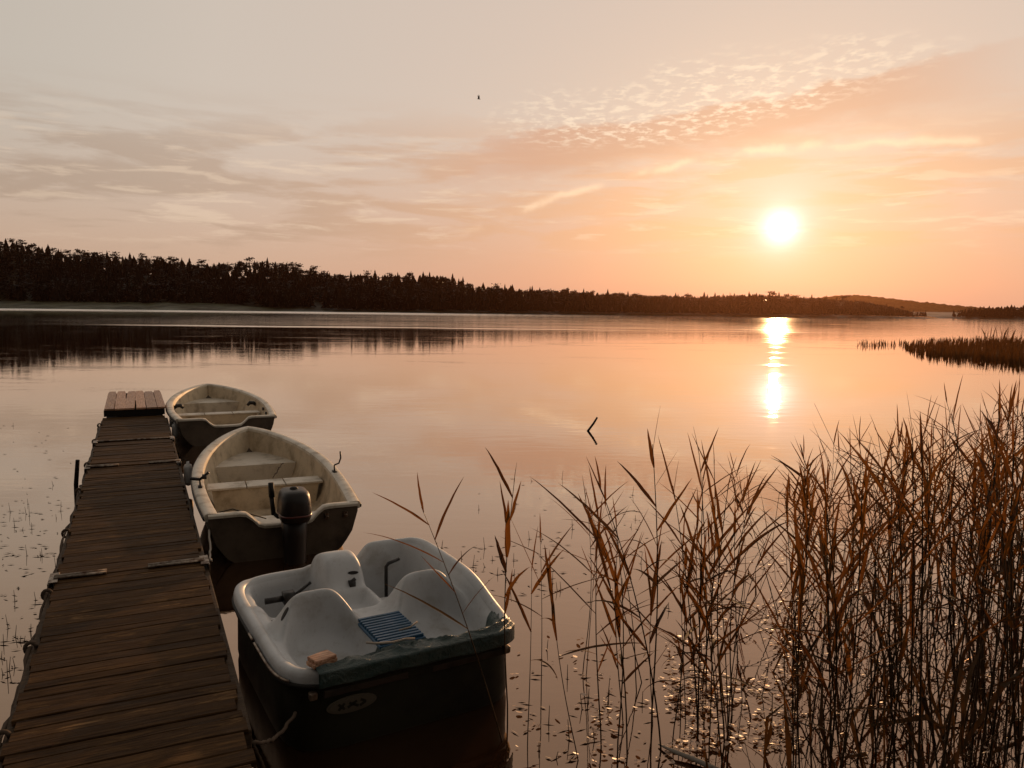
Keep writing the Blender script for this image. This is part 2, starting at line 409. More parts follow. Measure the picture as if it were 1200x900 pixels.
def mass():
    m = MB(); lows = [spruce(15, 50+i, False) for i in range(4)]+[pine(15, 60+i, False) for i in range(4)]
    arrs = [(np.array(q.v), q.f) for q in lows]
    V = []; F = []; o = 0
    for i in range(5200):
        Y = SHORE_Y+4+150*rnd.random()**1.1; px = rnd.uniform(-60, 1082) if i < 3000 else rnd.uniform(-1150, -60); X = (px-600)/906*Y
        z = ground_z(X, Y); lim = ridge_z(X, Y)-.5
        if X < -110: 
            if Y < SHORE_Y+22: continue
        h = rnd.uniform(9, 15); 
        if px > 1030: h *= max(.35, (1084-px)/54)
        h = min(h, max(3., lim-z)); v, f = rnd.choice(arrs); a = rnd.uniform(0, 6.3); s = h/15; w = s*rnd.uniform(1.6, 2.4)
        c, sn = math.cos(a), math.sin(a)
        V.append(np.stack([(v[:, 0]*c-v[:, 1]*sn)*w+X, (v[:, 0]*sn+v[:, 1]*c)*w+Y, v[:, 2]*s+z], 1))
        F += [tuple(j+o for j in q) for q in f]; o += len(v)
    m.v = np.concatenate(V).tolist(); m.f = F
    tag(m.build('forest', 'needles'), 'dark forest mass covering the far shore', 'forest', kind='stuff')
mass()

# right-hand wood across the lake
RS = [(1112, 367), (1122, 362), (1135, 359), (1160, 358), (1200, 356), (1300, 352), (1400, 350)]
RY = 470.
m = MB(); rows = []
for j in range(10):
    rows.append([(X, RY+j*12+3*math.sin(X*.05), -.6+min(1, j/1.5)*1.4+ j*.35) for X in np.linspace(262, 470, 40)])
m.grid(rows); tag(m.build('right_shore', 'forest_floor', smooth=True), kind='structure')
for i in range(46):
    px = 1113+i*4.6+rnd.uniform(-2, 2); Y = RY+18+rnd.uniform(-6, 22); X = (px-600)/906*Y*1.004
    py = interp(RS, px)+rnd.uniform(-1.2, 1.5); d = ray(px, py); top = CAM_H+Y*d.z/d.y
    pr = rnd.choice(protos[:5]+protos[:5]+protos[5:]); s = max(.25, (top-1.5)/15)
    k = pr[2]
    t = tree(pr, (X, Y, 1.2), s, rnd.uniform(0, 6), 'dark %s in the wood at the right end of the far shore' % ('pointed spruce' if k[0] == 's' else 'bushy pine'), 'trees of the right-hand wood, '+k.replace('_', ' '))
    t.scale.x *= 1.5; t.scale.y *= 1.5
def right_mass():
    V = []; F = []; o = 0; lows = [spruce(15, 70+i, False) for i in range(4)]
    for i in range(240):
        px = rnd.uniform(1112, 1330); Y = RY+6+rnd.uniform(0, 45); X = (px-600)/906*Y*1.004; d = ray(px, interp(RS, px)+1); top = CAM_H+Y*d.z/d.y-rnd.uniform(0, 2.5)
        v, f = np.array(lows[i % 4].v), lows[i % 4].f; s = max(.15, (top-1)/15); w = s*rnd.uniform(2.6, 3.6); a = i*1.3; c, sn = math.cos(a), math.sin(a)
        V.append(np.stack([(v[:, 0]*c-v[:, 1]*sn)*w+X, (v[:, 0]*sn+v[:, 1]*c)*w+Y, v[:, 2]*s+.8], 1)); F += [tuple(j+o for j in q) for q in f]; o += len(v)
    m = MB(); m.v = np.concatenate(V).tolist(); m.f = F
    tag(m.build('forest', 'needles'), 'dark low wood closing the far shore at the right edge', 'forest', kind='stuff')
right_mass()
# far hill
HS = [(900, 355), (940, 348), (960, 345), (985, 342.5), (1010, 344), (1040, 348.5), (1080, 353.5), (1120, 358), (1170, 362), (1260, 366)]
m = MB(); rows = []; HY = 900.
for j in range(12):
    row = []
    for i in range(160):
        px = 880+i*2.4; X = (px-600)/906*HY; py = interp(HS, px); d = ray(px, py); top = CAM_H+HY*d.z/d.y
        f = math.sin(min(1, j/9)*math.pi/2)
        row.append((X*(1+.02*j), HY+j*16, -1+f*(top+1)*(1 if j < 10 else .96)+ (rng.normal(0, .7) if 0 < j else 0)))
    rows.append(row)
m.grid(rows); tag(m.build('far_hill', 'far_forest'), kind='structure')

# unseen wood behind the camera, implied by the dark transoms, added to block sky
def back_wood():
    V = []; F = []; o = 0; lows = [spruce(11, 80+i) for i in range(3)]+[pine(11, 90+i) for i in range(3)]
    for i in range(46):
        v, f = np.array(lows[i % 6].v), lows[i % 6].f; a = i*1.7; s = rnd.uniform(.8, 1.15)
        X = -24+48*(i % 23)/22+rnd.uniform(-.8, .8); Y = -9-5*(i//23)+rnd.uniform(-1, 1)-.01*X*X
        c, sn = math.cos(a), math.sin(a)
        V.append(np.stack([(v[:, 0]*c-v[:, 1]*sn)*1.5*s+X, (v[:, 0]*sn+v[:, 1]*c)*1.5*s+Y, v[:, 2]*s+1.2], 1))
        F += [tuple(j+o for j in q) for q in f]; o += len(v)
    m = MB(); m.v = np.concatenate(V).tolist(); m.f = F
    tag(m.build('sky_blocking_wood', 'needles'), 'unseen dark wood added behind the viewer to block the sky', 'forest', kind='stuff')
back_wood()

# ------------------------------------------------------------------ dock
DK_Z = .45
dO = Vector((-2.06, 3.99, 0)); dU = Vector((-.4355, .9002, 0)).normalized(); dW = Vector((dU.y, -dU.x, 0))
d_rz = math.atan2(dW.y, dW.x)
HW = .585
dock = thing('dock', dO - dU*2.6, d_rz, 'long weathered plank jetty running out into the lake from the lower left', 'jetty')
DLEN = 2.6+13.5        # local: x across, y along; deck to joint with the raised end
def dock_local(al, ac, z): return dO + dU*al + dW*ac + Vector((0, 0, z))
plank_me = {}
def plank(w, i):
    k = (round(w, 3), i % 4)
    if k not in plank_me:
        m = MB(); r = random.Random(i*7+int(w*1000)); n = 7; rows = []
        L = 2*HW
        def ring(x, e0, e1, dz):
            return [(x, -w/2+e0, -.016), (x, w/2-e1, -.016), (x, w/2-e1, .012+dz), (x, w/2-e1-.004, .018+dz), (x, -w/2+e0+.004, .018+dz), (x, -w/2+e0, .012+dz)]
        for q in range(n):
            rows.append(ring(-HW+L*q/(n-1), r.uniform(0, .003), r.uniform(0, .003), r.uniform(-.002, .002)))
        m.grid(rows, closed=True); m.f += [tuple(range(5, -1, -1)), tuple((n-1)*6+k2 for k2 in range(6))]
        plank_me[k] = m.mesh('plank', 'plank')
    return plank_me[k]
y = .02; i = 0; joints = [5.6, 10.65, 12.95]
while y < DLEN-.03:
    w = rnd.choice((.09, .115, .135, .16, .185))
    jn = [q for q in joints if y-.01 < q < y+w+.012]
    if jn:
        joints.remove(jn[0])
        if jn[0]-.012-y < .05: y = jn[0]+.012; continue
        w = round(jn[0]-.012-y, 3)
    o = put('plank', plank(w, rnd.randrange(4)), dock, (rnd.uniform(-.018, .018), y+w/2, DK_Z-.018+rnd.uniform(-.004, .004)), rnd.uniform(-.006, .006))
    o.rotation_euler.y = rnd.uniform(-.004, .004); o.rotation_euler.x = rnd.uniform(-.02, .02)
    y += w+rnd.uniform(.002, .006); i += 1
for sx in (-.52, 0, .52):
    bevel(MB().box((sx, DLEN/2, DK_Z-.115), (.075, DLEN, .15)).build('stringer', 'beam', dock), .006)
m = MB(); m.box((-HW-.015, DLEN/2+1.2, DK_Z-.10), (.05, DLEN-2.6, .12)); bevel(m.build('side_beam', 'beam', dock))
m = MB(); m.box((HW+.015, DLEN/2+1.2, DK_Z-.10), (.05, DLEN-2.6, .12)); bevel(m.build('side_beam', 'beam', dock))
for al in (.6, 3.3, 5.6, 8.2, 10.65, 12.95, 15.6, 18.6):
    for sx in (-1, 1):
        MB().tube([(sx*(HW-.1), al, -1.4), (sx*(HW-.1), al, DK_Z-.19)], .06, 10).build('pile', 'black_wood', dock, True)
# hinge bars over the section joints
for al, spans in ((5.6, ((-.60, -.20), (.13, .60))), (10.65, ((-.62, -.2), (.2, .62))), (12.95, ((-.58, .58),))):
    for a, b in spans:
        for off in ((-.028, .028) if al != 12.95 else (0.,)):
            m = MB(); m.tube([(a, al+off+.0, DK_Z+.014), (b, al+off, DK_Z+.014)], .011 if al > 12 else .016, 8); m.build('hinge_bar', 'steel', dock, True)
    for sx in (-1, 1):
        m = MB(); m.box((sx*(HW+.048), al, DK_Z-.07), (.012, .30, .16)); m.box((sx*(HW+.015), al, DK_Z+.010), (.07, .26, .010))
        bevel(m.build('corner_bracket', 'steel', dock), .003)
# raised end of pale boards laid lengthwise
PZ = .62; EL = 3.5
m = MB(); m.box((0, DLEN+.06, PZ-.085), (1.16, .06, .13)); m.box((0, DLEN+EL-.08, PZ-.085), (1.1, .06, .13)); m.box((0, DLEN+EL/2, PZ-.085), (1.1, .06, .13))
m.box((0, DLEN+EL/2, DK_Z-.115), (1.1, EL, .13))
ep = m.build('end_platform', 'black_wood', dock)
bw = [.19, .205, .20, .19, .21, .165]; xx = -.585
for k, w in enumerate(bw):
    a, b = DLEN+.02+rnd.uniform(-.02, .02), DLEN+EL+rnd.uniform(-.12, .12)
    m = MB(); n = 8; rows = []
    for q in range(n):
        yy = a+(b-a)*q/(n-1); e = (.02 if q == n-1 else 0)+rnd.uniform(0, .004)
        rows.append([((yy-(a+b)/2), -w/2+.001+e, -.018), ((yy-(a+b)/2), w/2-.001-e, -.018), ((yy-(a+b)/2), w/2-.003-e, .016), ((yy-(a+b)/2), -w/2+.003+e, .016)])
    m.grid(rows, closed=True); m.f += [(3, 2, 1, 0), tuple((n-1)*4+j for j in range(4))]
    o = m.build('board', 'pale_board', ep, loc=(xx+w/2, (a+b)/2, PZ), rz=math.pi/2+rnd.uniform(-.01, .01)); o.rotation_euler.x = rnd.uniform(-.015, .015)
    xx += w+.003

def rope_pts(p0, p1, sag, n=14, wig=.0, seed=1):
    r = random.Random(seed); p0, p1 = Vector(p0), Vector(p1); P = []
    for i in range(n+1):
        t = i/n; p = p0.lerp(p1, t); p.z -= sag*4*t*(1-t)
        if 0 < i < n: p += Vector((r.uniform(-wig, wig), r.uniform(-wig, wig), r.uniform(-wig, wig)))
        P.append(p)
    return P
# dark old rope slung along the left side
pts = []
ties = [-1.2, .35, 1.6, 2.7, 4.6, 6.6, 8.4, 10.6, 12.6]
for k in range(len(ties)-1):
    seg = rope_pts(dock_local(ties[k], -.635, DK_Z-.03), dock_local(ties[k+1], -.635, DK_Z-.03), .06 if k else .1, 10, .012, k)
    pts += seg if k == 0 else seg[1:]
rp = thing('side_rope', pts[0], 0, 'dark old rope slung along the left edge of the jetty', 'rope')
org = Vector(pts[0])
MB().tube([p-org for p in pts], [.013+.004*math.sin(i*1.7) for i in range(len(pts))], 7).build('line', 'rope', rp, True)
for al in ties[1:]:
    p = dock_local(al, -.625, DK_Z-.03)-org
    m = MB(); m.tube([p+Vector((math.cos(a)*.035*dW.x, math.cos(a)*.035*dW.y, math.sin(a)*.04)) for a in np.linspace(0, 6.28, 13)], .014, 6)
    m.build('knot', 'rope', rp, True)

# white plastic fenders hung on the right side by the boats
def fender(al, z, L, label, lean=.0):
    p = dock_local(al, HW+.14, z); f = thing('fender', p, d_rz, label, 'fender', 'white fenders on the jetty side')
    prof = [(.012, 0), (.05, .02), (.062, .06), (.062, L-.06), (.05, L-.02), (.02, L), (.02, L+.03)]
    o = MB().lathe(prof, 14).build('body', 'white_plastic', f, True); o.rotation_euler.x = lean
    MB().tube([(0, 0, L+.02), (-.05, 0, L+.09), (-.10, 0, DK_Z-z+.02)], .008, 6).build('line', 'rope', f, True)
fender(13.6, .16, .30, 'white fender hanging on the jetty right by the far rowing boat, farthest of three')
fender(12.35, .14, .28, 'white fender hanging on the jetty between the two rowing boats')
fender(7.9, .10, .34, 'white fender hanging on the jetty beside the motor rowing boat, nearest of three')

# ------------------------------------------------------------------ rowing boats
def rowboat(root, L, B, tw, seats, dip=.16, bow_rise=.22, hull='boat_hull', nst=34):
    sh = lambda t: .55+bow_rise*t**2.0
    def f(t):
        if t < .36: return tw+(1-tw)*math.sin(math.pi/2*t/.36)
        q = (t-.36)/.64; return max(0., 1-q**2.15)**.74
    ts = [0.]+[1-(1-i/nst)**1.6 for i in range(1, nst)]+[1.]
    half = [Vector((-B/2*f(t), t*L, 0)) for t in ts]
    path = half+[Vector((-p.x, p.y, 0)) for p in reversed(half[:-1])]
    tt = ts+list(reversed(ts[:-1])); n = len(path)
    nor = []
    for i in range(n):
        a, b = path[max(0, i-1)], path[min(n-1, i+1)]; d = (b-a).normalized(); nor.append(Vector((-d.y, d.x, 0)))
    nor[0] = Vector((-1, 0, 0)); nor[-1] = Vector((1, 0, 0))
    GW = .105
    def ringz(off, z): return [path[i]+nor[i]*off+Vector((0, 0, z(tt[i]))) for i in range(n)]
    # gunwale
    prof = [(.0, -.075), (.028, -.07), (.034, -.015), (.022, .008), (-.01, .016), (-GW+.02, .012), (-GW, 0.), (-GW-.004, -.04)]
    m = MB(); m.grid([ringz(o, lambda t, d=d: sh(t)+d) for o, d in prof])
    for e in (0, n-1): m.f.append(tuple(k*n+e for k in range(len(prof))))
    me = m.mesh('gunwale', 'boat_rim'); auto_smooth(me, 50); put('gunwale', me, root)
    m = MB(); m.grid([ringz(o, lambda t, d=d: sh(t)+d) for o, d in ((.026, -.066), (.046, -.06), (.048, -.03), (.032, -.022))])
    m.build('rub_rail', 'rubber', root, True)
    # outer hull
    zk = lambda t: -.12+.42*max(0, (t-.7)/.3)**2
    rows = []
    for k in range(11):
        a = k/10; rows.append([])
        for i in range(n):
            p = path[i]; t = tt[i]; s = sh(t)-.06
            fx = math.cos(a*math.pi/2)**.55*(1-.16*a); z = s+(zk(t)-s)*math.sin(a*math.pi/2)**.9
            yb = p.y*(1-.10*a*(p.y/L)**3)
            rows[-1].append(Vector((p.x*fx, yb, z)))
    m = MB(); m.grid(rows); m.build('hull', hull, root, True)
    # transom: board with the dip for a motor
    b0 = B/2*tw; cols = 26
    topz = lambda u: sh(0)-.012-dip*(1/(1+math.exp((abs(u)-.34)/.03)))
    def bot(u):
        lo = zk(0); s = sh(0)-.06; q = min(1, abs(u)/b0)
        best = s
        for k in range(41):
            a = k/40
            if math.cos(a*math.pi/2)**.55*(1-.16*a) >= q: best = s+(lo-s)*math.sin(a*math.pi/2)**.9
        return best
    us = np.linspace(-b0+.004, b0-.004, cols)
    m = MB(); rows = []
    for yy in (-.03, .045): rows.append(yy)
    F0 = [(u, -.03, topz(u)) for u in us]; F1 = [(u, -.03, min(bot(u), topz(u)-.02)) for u in us]
    B0 = [(u, .045, topz(u)) for u in us]; B1 = [(u, .045, min(bot(u), topz(u)-.02)) for u in us]
    m.grid([F1, F0, B0, B1])
    m.build('transom', hull, root)
    m = MB(); capr = []
    for u in us:
        z = topz(u); capr.append([Vector((u, y2, z+d)) for y2, d in ((-.05, -.022), (-.052, .006), (-.035, .018), (.05, .018), (.075, .006), (.075, -.02))])
    m.grid(capr); m.f += [tuple(range(6)), tuple(len(m.v)-1-k for k in range(6))]
    me = m.mesh('transom_cap', 'boat_rim'); auto_smooth(me, 50); put('transom_cap', me, root)
    # liner
    inn = [path[i]-nor[i]*(GW-.002) for i in range(n)]
    rows = []
    for k, (sc, fz) in enumerate(((1., 1.), (.985, .75), (.955, .5), (.91, .28), (.85, .12), (.76, .03), (.66, 0.))):
        row = []
        for i in range(n):
            t = tt[i]; top = sh(t)-.02; fl = .07+.20*max(0, (t-.72)/.28)**2
            row.append(Vector((inn[i].x*sc, .02+(inn[i].y-.02)*(1-(1-sc)*.25), fl+(top-fl)*fz)))
        rows.append(row)
    m = MB(); m.grid(rows); o6 = 6*n
    for i in range(n//2): m.f.append((o6+i, o6+i+1, o6+n-2-i, o6+n-1-i))
    m.build('liner', 'boat_cream', root, True)
    hb = lambda yy, z: max(.05, (B/2*f(min(1, yy/L))-GW)*interp([(.07, .68), (.12, .8), (.25, .92), (.55, .985)], z))
    for kind, y0, y1, z in seats:
        m = MB()
        if kind == 'thwart':
            xw0, xw1 = hb(y0, z), hb(y1, z); N = 3
            for q in range(N):
                a0, a1 = -1+2*q/N, -1+2*(q+1)/N; g = .006
                P = [(xw0*a0+g, y0), (xw0*a1-g, y0), (xw1*a1-g, y1), (xw1*a0+g, y1)]
                mm = MB(); mm.raw([(x_, y_, z-.03) for x_, y_ in P]+[(x_, y_, z) for x_, y_ in P], [(3, 2, 1, 0), (4, 5, 6, 7), (0, 1, 5, 4), (1, 2, 6, 5), (2, 3, 7, 6), (3, 0, 4, 7)])
                bevel(mm.build('seat_panel', 'boat_rim', root), .008)
            w0, w1 = hb(y0+.02, .2), hb(y1-.02, .2)
            P = [(-w0, y0+.02), (w0, y0+.02), (w1, y1-.02), (-w1, y1-.02)]
            mm = MB(); mm.raw([(x_*.93, y_, .06) for x_, y_ in P]+[(x_, y_, z-.031) for x_, y_ in P], [(3, 2, 1, 0), (0, 1, 5, 4), (1, 2, 6, 5), (2, 3, 7, 6), (3, 0, 4, 7)])
            mm.build('seat_box', 'boat_cream', root)
        else:
            steps = 12; rows = []
            for q in range(steps+1):
                yy = y0+(y1-y0)*q/steps; xw = hb(yy, z)+.004; rows.append([(xw*a, yy, z) for a in (-1, -.5, 0, .5, 1)])
            mm = MB(); mm.grid(rows)
            fr = rows[0] if kind == 'bow' else rows[-1]
            mm.raw([*fr, *[(p[0]*.9, p[1]+(.03 if kind == 'bow' else -.0), .06) for p in fr]], [(5+k, 6+k, 1+k, k) for k in range(4)])
            mm.build(kind+'_seat', 'boat_rim', root)
    return hb, sh
def oarlock(root, x, y, z, s, folded):
    o = MB(); o.box((0, 0, .012), (.05, .12, .018)); o.tube([(0, 0, 0), (0, 0, .10)], .011, 8)
    if folded: o.tube([(0, 0, .10), (s*-.11, .02, .115)], .020, 8); o.tube([(0, 0, .10), (s*.06, -.03, .155), (s*.10, -.05, .19)], .016, 8); o.box((s*.05, -.02, .135), (.05, .07, .05))
    else: o.tube([(s*.0, 0, .10), (s*.06, .0, .12), (s*.085, 0, .19), (s*.08, 0, .28)], .011, 8)
    o.build('oarlock', 'dark_metal', root, True, loc=(x, y, z))

# middle boat with motor
A = at(238, 602, .55); Bp = at(425, 590, .55); mid = (A+Bp)/2; bowp = at(290, 499, .79)
ax = (Vector((bowp.x, bowp.y))-Vector((mid.x, mid.y))); L2 = ax.length; rz2 = math.atan2(-ax.x, ax.y)
boat2 = thing('rowing_boat', (mid.x, mid.y, 0), rz2, 'cream rowing boat with black outboard motor, moored between pedal boat and far rowing boat', 'rowing boat', 'rowing boats at the jetty')
BM2 = 1.80; TW2 = .90
hb2, sh2 = rowboat(boat2, L2, BM2, TW2, [('stern', .05, .48, .36), ('thwart', L2*.40, L2*.40+.36, .40), ('bow', L2*.70, L2*.93, .40)])
oarlock(boat2, -BM2/2+.055, L2*.27, sh2(.3)+.005, 1, True)
oarlock(boat2, BM2/2-.055, L2*.33, sh2(.33)+.005, 1, False)
for xx_ in (.45, .66):
    m = MB(); m.box((0, -.04, .43), (.05, .03, .07)); m.tube([(0, -.06, .43), (0, -.075, .42)], .022, 8); bevel(m.build('transom_fitting', 'steel', boat2, loc=(xx_, 0, 0)), .004)
m = MB(); m.tube([(-.80, .30, .535), (-.7, .12, .54), (-.55, .06, .58), (-.2, .055, .44)], .007, 6); m.build('cable', 'rubber', boat2, True)
# loose paddle strap lying inside
m = MB(); m.tube(rope_pts((.35, L2*.62, .47), (.12, L2*.47, .42), -.02, 10, .01), .008, 6); m.build('painter_line', 'rope', boat2, True)

def outboard(parent_mid, rz):
    M = Matrix.Translation(Vector(parent_mid)) @ Matrix.Rotation(rz, 4, 'Z')
    o = thing('outboard_motor', M @ Vector((.07, -.16, 0)), rz, 'black outboard motor clamped on the cream rowing boat with its tiller raised', 'outboard motor')
    prof = [(.10, .47), (.150, .48), (.168, .52), (.172, .60), (.166, .69), (.154, .765), (.128, .80), (.07, .812), (.0, .815)]
    m = MB(); n = 22; rows = []
    for r, z in prof:
        rows.append([Vector((math.copysign(abs(math.cos(a))**.6, math.cos(a))*r, math.copysign(abs(math.sin(a))**.6, math.sin(a))*r*1.45-.05, z)) for a in np.linspace(0, 2*math.pi, n, endpoint=False)])
    m.grid(rows, closed=True); cw = m.build('cowling', 'engine_paint', o, True)
    m = MB(); rows = []
    for r, z in ((.170, .545), (.176, .55), (.176, .562), (.170, .567)):
        rows.append([Vector((math.copysign(abs(math.cos(a))**.6, math.cos(a))*r, math.copysign(abs(math.sin(a))**.6, math.sin(a))*r*1.45-.05, z)) for a in np.linspace(0, 2*math.pi, n, endpoint=False)])
    m.grid(rows, closed=True); m.build('trim_band', 'engine_red', cw, True)
    m = MB(); m.lathe([(.045, 0), (.045, .015), (.03, .028), (.012, .032)], 14, (0, -.04, .805)); m.build('starter_cap', 'rubber', cw, True)
    m = MB(); m.tube([(0, -.04, .51), (0, -.05, .30), (0, -.06, .05), (0, -.06, -.5)], [.145, .135, .12, .11], 12); m.build('leg', 'engine_paint', o, True)
    m = MB(); m.box((0, -.08, -.05), (.20, .30, .014)); m.build('cavitation_plate', 'engine_paint', o)
    m = MB(); m.box((0, .10, .38), (.20, .05, .20)); m.box((-.08, .20, .40), (.035, .20, .05)); m.box((.08, .20, .40), (.035, .20, .05))
    m.box((0, .04, .42), (.10, .12, .10))
    bevel(m.build('clamp_bracket', 'dark_metal', o), .006)
    m = MB(); m.tube([(-.06, .06, .48), (-.16, .10, .48), (-.20, .12, .52)], .024, 8); m.tube([(-.20, .12, .50), (-.215, .13, .70)], [.026, .028], 10); m.tube([(-.215, .13, .70), (-.222, .135, .86)], [.034, .030], 10)
    m.build('tiller', 'rubber', o, True)
outboard((mid.x, mid.y, 0), rz2)

# far boat
A = at(208, 489, .55); Bp = at(324, 489, .55); mid1 = (A+Bp)/2; bowp = at(243, 450, .74)
ax = (Vector((bowp.x, bowp.y))-Vector((mid1.x, mid1.y))); L1 = min(ax.length, 5.3); rz1 = math.atan2(-ax.x, ax.y)
boat1 = thing('rowing_boat', (mid1.x, mid1.y, 0), rz1, 'empty cream rowing boat without a motor moored by the far end of the jetty', 'rowing boat', 'rowing boats at the jetty')
B1 = (Bp-A).length/.93
hb1, sh1 = rowboat(boat1, L1, B1, .88, [('stern', .05, .42, .34), ('thwart', L1*.36, L1*.36+.34, .38), ('bow', L1*.74, L1*.94, .40)], bow_rise=.19)
for s in (-1, 1):
    for yy in (.52,):
        m = MB(); m.tube([(s*(-.09), 0, 0), (s*(-.03), 0, .06), (s*.05, 0, .055), (s*.11, 0, 0)], [.03, .045, .045, .03], 8); m.build('knee_bracket', 'dark_metal', boat1, True, loc=(s*(hb1(L1*yy, .45)-.08), L1*yy, .44))
    m = MB(); m.box((0, 0, 0), (.03, .09, .07)); bevel(m.build('oarlock_socket', 'dark_metal', boat1, loc=(s*(hb1(L1*.3, .5)-.01), L1*.30, .49)), .006)
    m = MB(); m.box((0, 0, 0), (.03, .08, .06)); bevel(m.build('oarlock_socket', 'dark_metal', boat1, loc=(s*(hb1(L1*.2, .5)-.01), L1*.18, .47)), .006)

# ------------------------------------------------------------------ pedal boat
SL = at(334, 800, .50); SR = at(622, 744, .50); BL = at(246, 692, .50)
pv = Vector((BL.x-SL.x, BL.y-SL.y)); pl = Vector((SR.x-SL.x, SR.y-SL.y))
pfw = (pv.normalized()+Vector((-pl.normalized().y, pl.normalized().x))).normalized(); prt = Vector((pfw.y, -pfw.x))
PL = 2.0; PW = 1.72
pc = Vector(((SL.x+SR.x)/2, (SL.y+SR.y)/2))+pfw*PL/2
prz = math.atan2(-pfw.x, pfw.y)
pedal = thing('pedal_boat', (pc.x, pc.y, 0), prz, 'white pedal boat with dark hull and moulded bucket seats moored beside the near jetty', 'pedal boat')
sg = lambda x, w: 1/(1+np.exp(-np.clip(x/w, -40, 40)))
def rimz(u, v):
    return .50+.02*np.clip((v-.2)/.8, 0, 1)**2+sg(u-.3, .03)*.19*sg(v+.42, .13)*sg(1.06-v, .10)
def deck(u, v):
    u = np.asarray(u, float); v = np.asarray(v, float); au = np.abs(u)
    rz_ = rimz(u, v); d = .50+.02*np.clip((v-.2)/.8, 0, 1)**2
    d = d+np.where(u > 0, .25, .245)*np.exp(-((au-.43)/.25)**4)*np.exp(-((v+.16)/.17)**4)      # seat backs
    con = sg(.20-au, .025)*sg(v-.50, .03)                                      # console in the bow
    d = d+con*(.21-.05*np.clip((v-.6)/.4, 0, 1)+.03*np.exp(-((v-.72)/.1)**2))*sg(1.0-v, .025)
    rb = (np.abs((au-.43)/.265))**2.6+(np.abs((v+.56)/.40))**2.6               # rear facing buckets
    mb = sg(1-rb, .10)
    fl = .35+.10*np.clip((v+.45)/.3, 0, 1)**2+.04*np.clip((-.6-v)/.35, 0, 1)
    d = d*(1-mb)+fl*mb
    mf = sg(.235-np.abs(au-.435), .016)*sg(.235-np.abs(v-.66), .016)           # front seats and footwells
    mf2 = sg(.235-np.abs(au-.435), .016)*sg(.25-np.abs(v-.27), .02)
    d = d*(1-mf2)+.40*mf2; d = d*(1-mf)+.16*mf
    mc = sg(.11-np.abs(u), .012)*sg(.16-np.abs(v-.20), .012); d = d*(1-mc)+.40*mc
    cw = sg(.15-np.abs(u), .02)*sg(-.02-v, .03); d = d-cw*.02*sg(.86+v, .02)
    de = (1-((au/(PW/2-.085))**7.7+(np.abs(v)/(PL/2-.085))**7.7)**(1/7.7))*.85; con2 = sg(.24-au, .02)*sg(v-.5, .03)
    w = sg(de-.035, .012); w = np.maximum(w, con2*sg(de-.012, .006))
    return d*w+rz_*(1-w)
# regular grid warped to the rounded outline gives even facets on the seats
def sq2out(s, t, hw, hl, e):
    x, y = s, t
    # shrink corners
    k = (abs(x)**(2/e)+abs(y)**(2/e))
    mx = max(abs(x), abs(y), 1e-6); g = mx/max(k**(e/2), 1e-6)
    g = 1+(g-1)*mx**6
    return x*g*hw, y*g*hl
NU, NV = 112, 144; E_ = .26
rows = []
for j in range(NV+1):
    row = []
    for i in range(NU+1):
        row.append(sq2out(-1+2*i/NU, -1+2*j/NV, PW/2-.085, PL/2-.085, E_))
    a = np.array(row); z = deck(a[:, 0], a[:, 1]); rows.append([(a[i, 0], a[i, 1], z[i]) for i in range(NU+1)])
m = MB(); m.grid(rows)
brd = [rows[0][i] for i in range(NU)]+[rows[j][NU] for j in range(NV)]+[rows[NV][NU-i] for i in range(NU)]+[rows[NV-j][0] for j in range(NV)]
m.build('tub', 'gelcoat', pedal, True)
nb = len(brd); bn = []
for i in range(nb):
    a, b = Vector(brd[(i-2) % nb]), Vector(brd[(i+2) % nb]); d = (b-a); d.z = 0; d.normalize(); bn.append(Vector((d.y, -d.x, 0)))
def rim(profile): return [[Vector(brd[i])+bn[i]*o+Vector((0, 0, dz)) for i in range(nb)] for o, dz in profile]
m = MB(); m.grid(rim([(-.004, -.004), (.006, .022), (.028, .036), (.055, .036), (.075, .022), (.083, -.005), (.083, -.045)]), closed=True)
m.build('rim', 'gelcoat', pedal, True)
m = MB(); m.grid(rim([(.080, -.040), (.094, -.042), (.098, -.055), (.094, -.070), (.078, -.072)]), closed=True); m.build('rub_strip', 'rubber', pedal, True)
# dark lower hull with a moulded step
def hring(inset, z): return [(Vector(brd[i])*0+Vector((brd[i][0], brd[i][1], 0))+bn[i]*inset+Vector((0, 0, z))) for i in range(nb)]
m = MB(); hr = [[Vector((brd[i][0], brd[i][1], brd[i][2]-.06))+bn[i]*.075 for i in range(nb)], hring(.072, .40), hring(.072, .37), hring(.052, .36), hring(.056, .30), hring(.06, .05), hring(.03, -.12), hring(-.2, -.16)]
m.grid(hr, closed=True); me = m.mesh('hull', 'pedal_hull'); auto_smooth(me, 40); put('hull', me, pedal)
# metal strip along the left rim
m = MB(); idx = [i for i in range(nb) if brd[i][0] < -PW/2+.14 and -.98 < brd[i][1] < -.02]
idx.sort(key=lambda i: brd[i][1])
for a, b in ((0, .80), (.84, 1.)):
    sub = idx[int(a*len(idx)):int(b*len(idx))]
    m.tube([Vector(brd[i])+bn[i]*.100+Vector((0, 0, -.03)) for i in sub], .010, 8)
    m.build('metal_strip', 'steel', pedal, True); m = MB()
# slatted blue panel between the buckets
tilt = R(8)
bp = MB(); bp.box((0, -.52, .505), (.34, .50, .022)); pn = bevel(bp.build('blue_panel', 'blue_plastic', pedal), .005)
for k in range(11):
    bevel(MB().box((0, -.74+k*.044, .526), (.32, .026, .022)).build('slat', 'blue_plastic', pn), .003, 1)
